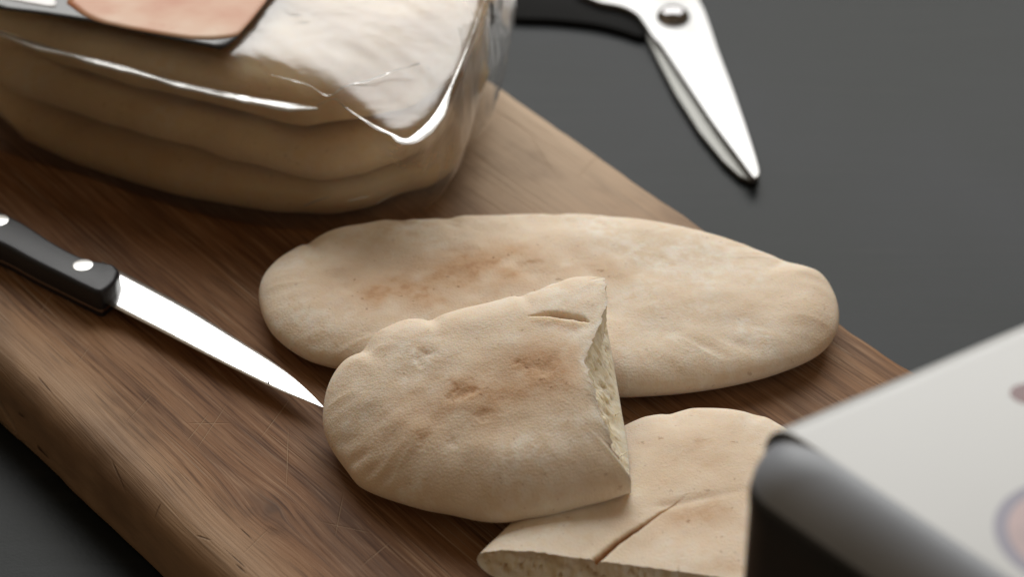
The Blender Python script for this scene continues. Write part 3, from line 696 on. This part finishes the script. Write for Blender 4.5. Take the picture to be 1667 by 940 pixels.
def build_bag():
    bag = thing("pita_bag", (-100, 105, 0), "clear plastic bag with printed label and crimped edge, holding stacked pitas", "bag")
    N = 420
    def closed(pts): return resample(catmull(pts, 10, True), N, True)
    # every ring starts at the far left and runs along the front, round the right end, back along the rear
    base = closed([(-196, 130), (-180, 86), (-140, 62), (-108, 44), (-85, 35), (-64, 31), (-44, 33), (-30, 41), (-22, 54), (-17, 80), (-16, 110), (-30, 140), (-70, 160), (-120, 178), (-170, 176)])
    mid = closed([(-200, 130), (-181, 84), (-140, 60), (-108, 42), (-85, 33), (-64, 28.5), (-43, 29.5), (-26, 38), (-15, 55), (-11, 85), (-8, 120), (-20, 150), (-70, 165), (-120, 183), (-172, 180)])
    rim = closed([(-202, 128), (-178, 83.0), (-145, 67.0), (-124, 57.3), (-103.4, 47.9), (-83.4, 40.5), (-62, 33.2), (-50, 26), (-40, 18.5), (-32, 13.2), (-25, 22), (-18.5, 42), (-14, 62), (-8, 100), (-16, 140), (-60, 162), (-120, 184), (-174, 182)])
    def align(R, ref):
        # rotate indices so that matching points face each other
        best = min(range(0, N, 3), key=lambda s: ((np.roll(R, -s, 0)-ref)**2).sum())
        return np.roll(R, -best, 0)
    mid = align(mid, base); rim = align(rim, mid)
    top = align(closed([(-185, 130), (-165, 87), (-134, 73), (-105, 61), (-85, 53), (-64, 48), (-50, 57), (-40, 73), (-34, 95), (-42, 125), (-80, 145), (-140, 168), (-175, 160)]), rim)
    c = np.array([-97, 106.0])
    seq = [(base, 0.6, 0.3), (base*0.5+mid*0.5, 7, .5), (mid, 18, .8), (mid*0.75+rim*0.25, 28, 1.), (mid*0.35+rim*0.65, 38, .9), (rim*0.92+mid*0.08, 43.5, .4), (rim, 46.0, 0.1), (rim*0.85+top*0.15, 47.3, .5), (rim*0.5+top*0.5, 50.2, .9), (rim*0.2+top*0.8, 52.2, 1.), (top, 53.2, 1.)]
    for k in range(1, 9): seq.append((c+(top-c)*(1-k/8.4), 53.2+1.0*k/8, 1.))
    rings = []
    for R, z, a in seq:
        p3 = np.column_stack([R, np.full(N, z)])
        w1 = vnoise(p3/np.array([14, 14, 20.])); w2 = vnoise(p3/np.array([5, 5, 16.]) + 7)
        out = R - c; out /= np.linalg.norm(out, axis=1)[:, None]
        q = R + out*(a*(0.9*w1 + 0.5*w2))[:, None] if z < 45 else R
        zz = z + (a*(1.1*w1 + 0.45*w2) if z > 46.5 else 0)
        rings.append(np.column_stack([q, np.full(N, 0)+zz]))
    loft("film", np.array(rings), FILM, bag, True, False, True)
    # crimped fold standing out along the front and round the corner
    line = np.array([0.6, -1.0, 0.8]) + np.array([(-190, 93, 47), (-166.6, 79.0, 46.5), (-152, 72.0, 45.3), (-145, 68.2, 45.2), (-124, 58.0, 45.6), (-112, 52.6, 44.8), (-103.4, 48.3, 45), (-83.4, 40.6, 45), (-68, 36.1, 45), (-60.5, 33.8, 45)])
    def strip(name, pts, widths, mat, tilt):
        P = catmull(pts, 10); w_ = np.interp(np.linspace(0, 1, len(P)), np.linspace(0, 1, len(widths)), widths)
        tn = np.gradient(P, axis=0); tn /= np.linalg.norm(tn, axis=1)[:, None]
        side = np.stack([tn[:, 1], -tn[:, 0], 0*tn[:, 0]], 1)
        side /= np.linalg.norm(side, axis=1)[:, None]
        wig = 0.6*vnoise(P/7.0)
        rr = []
        for a, bow in ((0, 0), (.33, .55), (.66, .6), (1, 0)):
            q = P + side*(a*w_*math.cos(tilt))[:, None]
            q[:, 2] += bow*0.3*np.minimum(w_, 1.5) - a*w_*math.sin(tilt) + wig*a
            rr.append(q)
        for a in (1, .5, 0):
            q = P + side*(a*w_*math.cos(tilt))[:, None]; q[:, 2] += -0.25 - a*w_*math.sin(tilt) + wig*a
            rr.append(q)
        return loft(name, np.array(rr), mat, bag, closed=False)
    strip("crimped_fold", line, [2.6, 3.2, 3.6, 2.4, 3.6, 2.4, 3.6, 4.2, 4.6, 1.6], FOLD, 0.02)
    cor = np.array([(-60.5, 33.8, 46), (-55, 34.5, 48), (-50, 28, 48), (-43, 21.5, 47), (-36, 15.5, 47), (-32, 13.0, 47), (-28, 17.5, 47.4), (-23.5, 27, 47.6), (-19.6, 41, 48), (-15.8, 58, 48.5), (-12, 78, 49), (-6, 112, 50)])
    strip("corner_fold", cor, [0.5, 0.5, 0.6, 0.8, 1.6, 3.6, 4.4, 3.2, 0.8, 0.3, 0.22, 0.2], FOLD, 0.05)
    strip("crease", np.array([(-75, 42, 52.0), (-64, 37.5, 51.5), (-57, 34, 49.5), (-52, 37, 51), (-44.6, 39.5, 51.8), (-37, 44, 52.4), (-29, 48, 52.4)]), [0.15, 0.4, 0.5, 0.55, 0.4, 0.25, 0.15], FOLD, 0.2)
    # small broken glints where the wrap creases low on the front and at the right end
    rq = random.Random(5)
    for (x, y, z, dx, dy, dz) in ((-66, 30.0, 11, 9, -1.5, 5), (-52, 28.6, 15, 7, .3, 1), (-43, 29.5, 13, 6, 2.2, 3), (-28, 37, 18, 5, 6, 5), (-18, 49, 28, 3, 8, 8)):
        pts = [(x+dx*k/3+rq.uniform(-.4, .4), y-1.0+dy*k/3, z+dz*k/3+rq.uniform(-.6, .6)) for k in range(4)]
        strip("crease", np.array(pts), [0.1, rq.uniform(.25, .5), rq.uniform(.25, .6), 0.1], FOLD, -0.5)
    # end of the bag: an upright flattened flap beyond the bread
    bl = np.array([(-17, 52), (-10.5, 60), (-5.5, 74), (-2.5, 95), (-1.0, 125), (-8, 150)]); bl = catmull(bl, 8)
    rr = []
    for a in np.linspace(0, 1, 9):
        z = 19 + 42*a
        lean = np.column_stack([bl[:, 0]*1.0 + 1.2*math.sin(a*3.0), bl[:, 1] + 3*a])
        p3 = np.column_stack([lean, np.full(len(lean), z)])
        p3[:, 0] += 1.3*vnoise(p3/np.array([9, 9, 16.])) + 0.5*vnoise(p3/np.array([3, 3, 12.]))
        rr.append(p3)
    loft("end_flap", np.array(rr), FLAP, bag, closed=False)
    return bag
bag = build_bag()

def build_label(bag):
    PR = mat_plain("label_dark_print", (0.022, 0.022, 0.024), 0.3, 0.5, 0.05, 200)
    M = MT("label_food_print"); o = M.obj()
    n1 = M.noise(o, 28, 3, 0.5); n2_ = M.noise(o, 90, 4, 0.6)
    c = M.ramp(n1, [(0.33, (0.50, 0.17, 0.07)), (0.47, (0.60, 0.33, 0.20)), (0.62, (0.68, 0.48, 0.34))])
    c = M.mix(M.math('MULTIPLY', M.smooth(n2_, 0.55, 0.75), 0.4), c, (0.50, 0.16, 0.07))
    FOOD = M.set(col=c, rough=0.42, spec=0.35)
    WH = mat_plain("label_white_print", (0.75, 0.75, 0.77), 0.3, 0.5, 0.05, 200)
    def sheet(name, poly, dz, mat, parent, over):
        poly = resample(np.asarray(poly, float), 80, True); c = poly.mean(0)
        rings = [np.column_stack([c+(poly-c)*t, zt(c+(poly-c)*t)+dz]) for t in np.linspace(0.02, 1, 14)]
        lowr = [r - np.array([0, 0, 0.12]) for r in rings[::-1]]
        return loft(name, np.array(rings+lowr), mat, over, True, True, True)
    def zt(p): return 55.2 + 0.5*n2(p, 30, 2.0, 2)
    lab = sheet("printed_label", [(-201.5, 99.9), (-165.3, 78.1), (-153.0, 75.3), (-133.6, 69.7), (-113.7, 61.1), (-90.6, 51.9), (-87.2, 58.8), (-79.2, 82.5), (-73.7, 99.9), (-65.8, 134.6), (-156.8, 153.0)], 0, PR, None, bag)
    for ch in (("food_picture", [(-144.4, 81.8), (-137.9, 73.8), (-132.3, 69.4), (-122.0, 65.1), (-111.8, 61.6), (-101.7, 58.5), (-93.9, 58.1), (-87.2, 59.7), (-84.1, 68.2), (-79.9, 81.8), (-76.7, 99.1), (-69.6, 129.4), (-112.4, 138.4), (-143.8, 107.6)], FOOD), ("printed_panel", [(-193.8, 102.5), (-179.5, 90.8), (-158.0, 82.2), (-148.0, 79.0), (-147.4, 81.8), (-154.7, 99.1), (-185.0, 120.6)], WH)):
        o = sheet(ch[0], ch[1], 0.15, ch[2], None, bag)
        o.parent = lab
build_label(bag)

# ------------------------------------------------------------------ boxed tray in the right foreground
def build_box():
    b = thing("food_tray", (100, -200, 0), "blurred dark plastic tray with a white printed sleeve, in the foreground at right", "food box")
    Z = 115.0
    K = np.array((56.4, -207.2)); E = np.array((97.6, -255.0)); Bk = np.array((114.8, -173.5))
    ue = (E-K)/np.linalg.norm(E-K)                   # along the open end
    uk = np.array([-ue[1], ue[0]]); 
    if uk @ (Bk-K) < 0: uk = -uk                      # into the sleeve
    uk = (Bk-K)/np.linalg.norm(Bk-K)*0.75 + uk*0.25; uk /= np.linalg.norm(uk)
    We, Ln = 105.0, 150.0
    # sleeve: bent card, profile across (along ue), swept along uk
    R = 9.0
    prof = [(0.0, 2.0), (0.0, Z-R)]
    for k in range(1, 9): a = k/8*math.pi/2; prof.append((R-R*math.cos(a), Z-R+R*math.sin(a)))
    for k in range(0, 9): a = k/8*math.pi/2; prof.append((We-R+R*math.sin(a), Z-R+R*math.cos(a)))
    prof += [(We, 2.0)]
    prof = np.array(prof); th = 0.5
    c = np.array([We/2, Z/2]); inn = []
    for i in range(len(prof)):
        a = prof[max(i-1, 0)]; d = prof[min(i+1, len(prof)-1)]; t = (d-a)/np.linalg.norm(d-a); nrm = np.array([t[1], -t[0]])
        inn.append(prof[i]+nrm*th)
    loop = np.vstack([prof, np.array(inn)[::-1]])
    off = np.array([-2.0, 0])                         # sleeve edge stands a touch proud
    def w3(u, v, z): return (K[0]+ue[0]*u+uk[0]*v, K[1]+ue[1]*u+uk[1]*v, z)
    sl = loft("printed_sleeve", [[w3(u-3, v, z) for u, z in loop] for v in (0.0, 0.4, Ln*0.5, Ln)], CARD, b, True, True, True, smooth=True)
    bevel(sl, 0.2, 3, 50)
    # tray with a large rounded shoulder inside the sleeve
    rings = []
    Rt = 26.0; hw = We/2 - th - 1.0; top = Z-0.04
    def rr(x0, x1, y0, y1, r, n=8):
        pts = []
        for cx, cy, a0 in ((x1-r, y1-r, 0), (x0+r, y1-r, 90), (x0+r, y0+r, 180), (x1-r, y0+r, 270)):
            for k in range(n+1):
                a = math.radians(a0+90*k/n); pts.append((cx+r*math.cos(a), cy+r*math.sin(a)))
        return pts
    x0, x1, y0, y1 = -1.4+0.0, We-th-4.2, -0.9, Ln-2
    steps = [(6.0, 0.4), (10.0, 2.0), (12.0, 8.0), (11.0, 20), (11.6, 50), (11.8, top-18)]
    for a in np.linspace(0.15, math.pi/2, 14): steps.append((-0.6 + 13.0*math.cos(a), top-15+15*math.sin(a)))
    for out, z in steps:                              # the end bulges out below the sleeve's lip
        zi = max(0.0, z-(Z-R)); si = R-math.sqrt(max(0.0, R*R-zi*zi)) if zi < R else R
        p = rr(x0+si, x1-si, y0-out, y1, 14)
        rings.append([w3(u, v, z) for u, v in p])
    cutk = 6 + 2                                       # black body below; grey shoulder above has reflected light put into its colour
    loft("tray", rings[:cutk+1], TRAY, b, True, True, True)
    SHEEN = mat_plain("tray_sheen_plastic", (0.28, 0.31, 0.36), 0.38, 0.5, 0.1, 500, 0.06)
    loft("tray_shoulder_sheen", rings[cutk:], SHEEN, b, True, False, True)
    # print on the sleeve's top
    VIO = mat_plain("sleeve_violet_print", (0.24, 0.23, 0.32), 0.35, 0.4, 0.05); PNK = mat_plain("sleeve_pink_print", (0.50, 0.36, 0.37), 0.35, 0.4, 0.05, 60, 0.3); RED = mat_plain("sleeve_red_print", (0.16, 0.04, 0.045), 0.35, 0.4, 0.05)
    def disc(name, c, rx, ry, z0, z1, mat, par):
        ring = [(c[0]+rx*math.cos(t), c[1]+ry*math.sin(t)) for t in np.linspace(0, 2*math.pi, 48, endpoint=False)]
        o = prism(name, ring, z0, z1, mat, b); o.parent = par
        return o
    c = np.array((114.0, -242.7))
    disc("printed_ring", c, 17.0, 17.0, Z-0.2, Z+0.06, VIO, sl)
    disc("printed_picture", c, 14.2, 14.2, Z-0.2, Z+0.12, PNK, sl)
    c = np.array((111.9, -197.2))
    disc("printed_dot", c, 4.2, 3.6, Z-0.2, Z+0.06, RED, sl)
build_box()
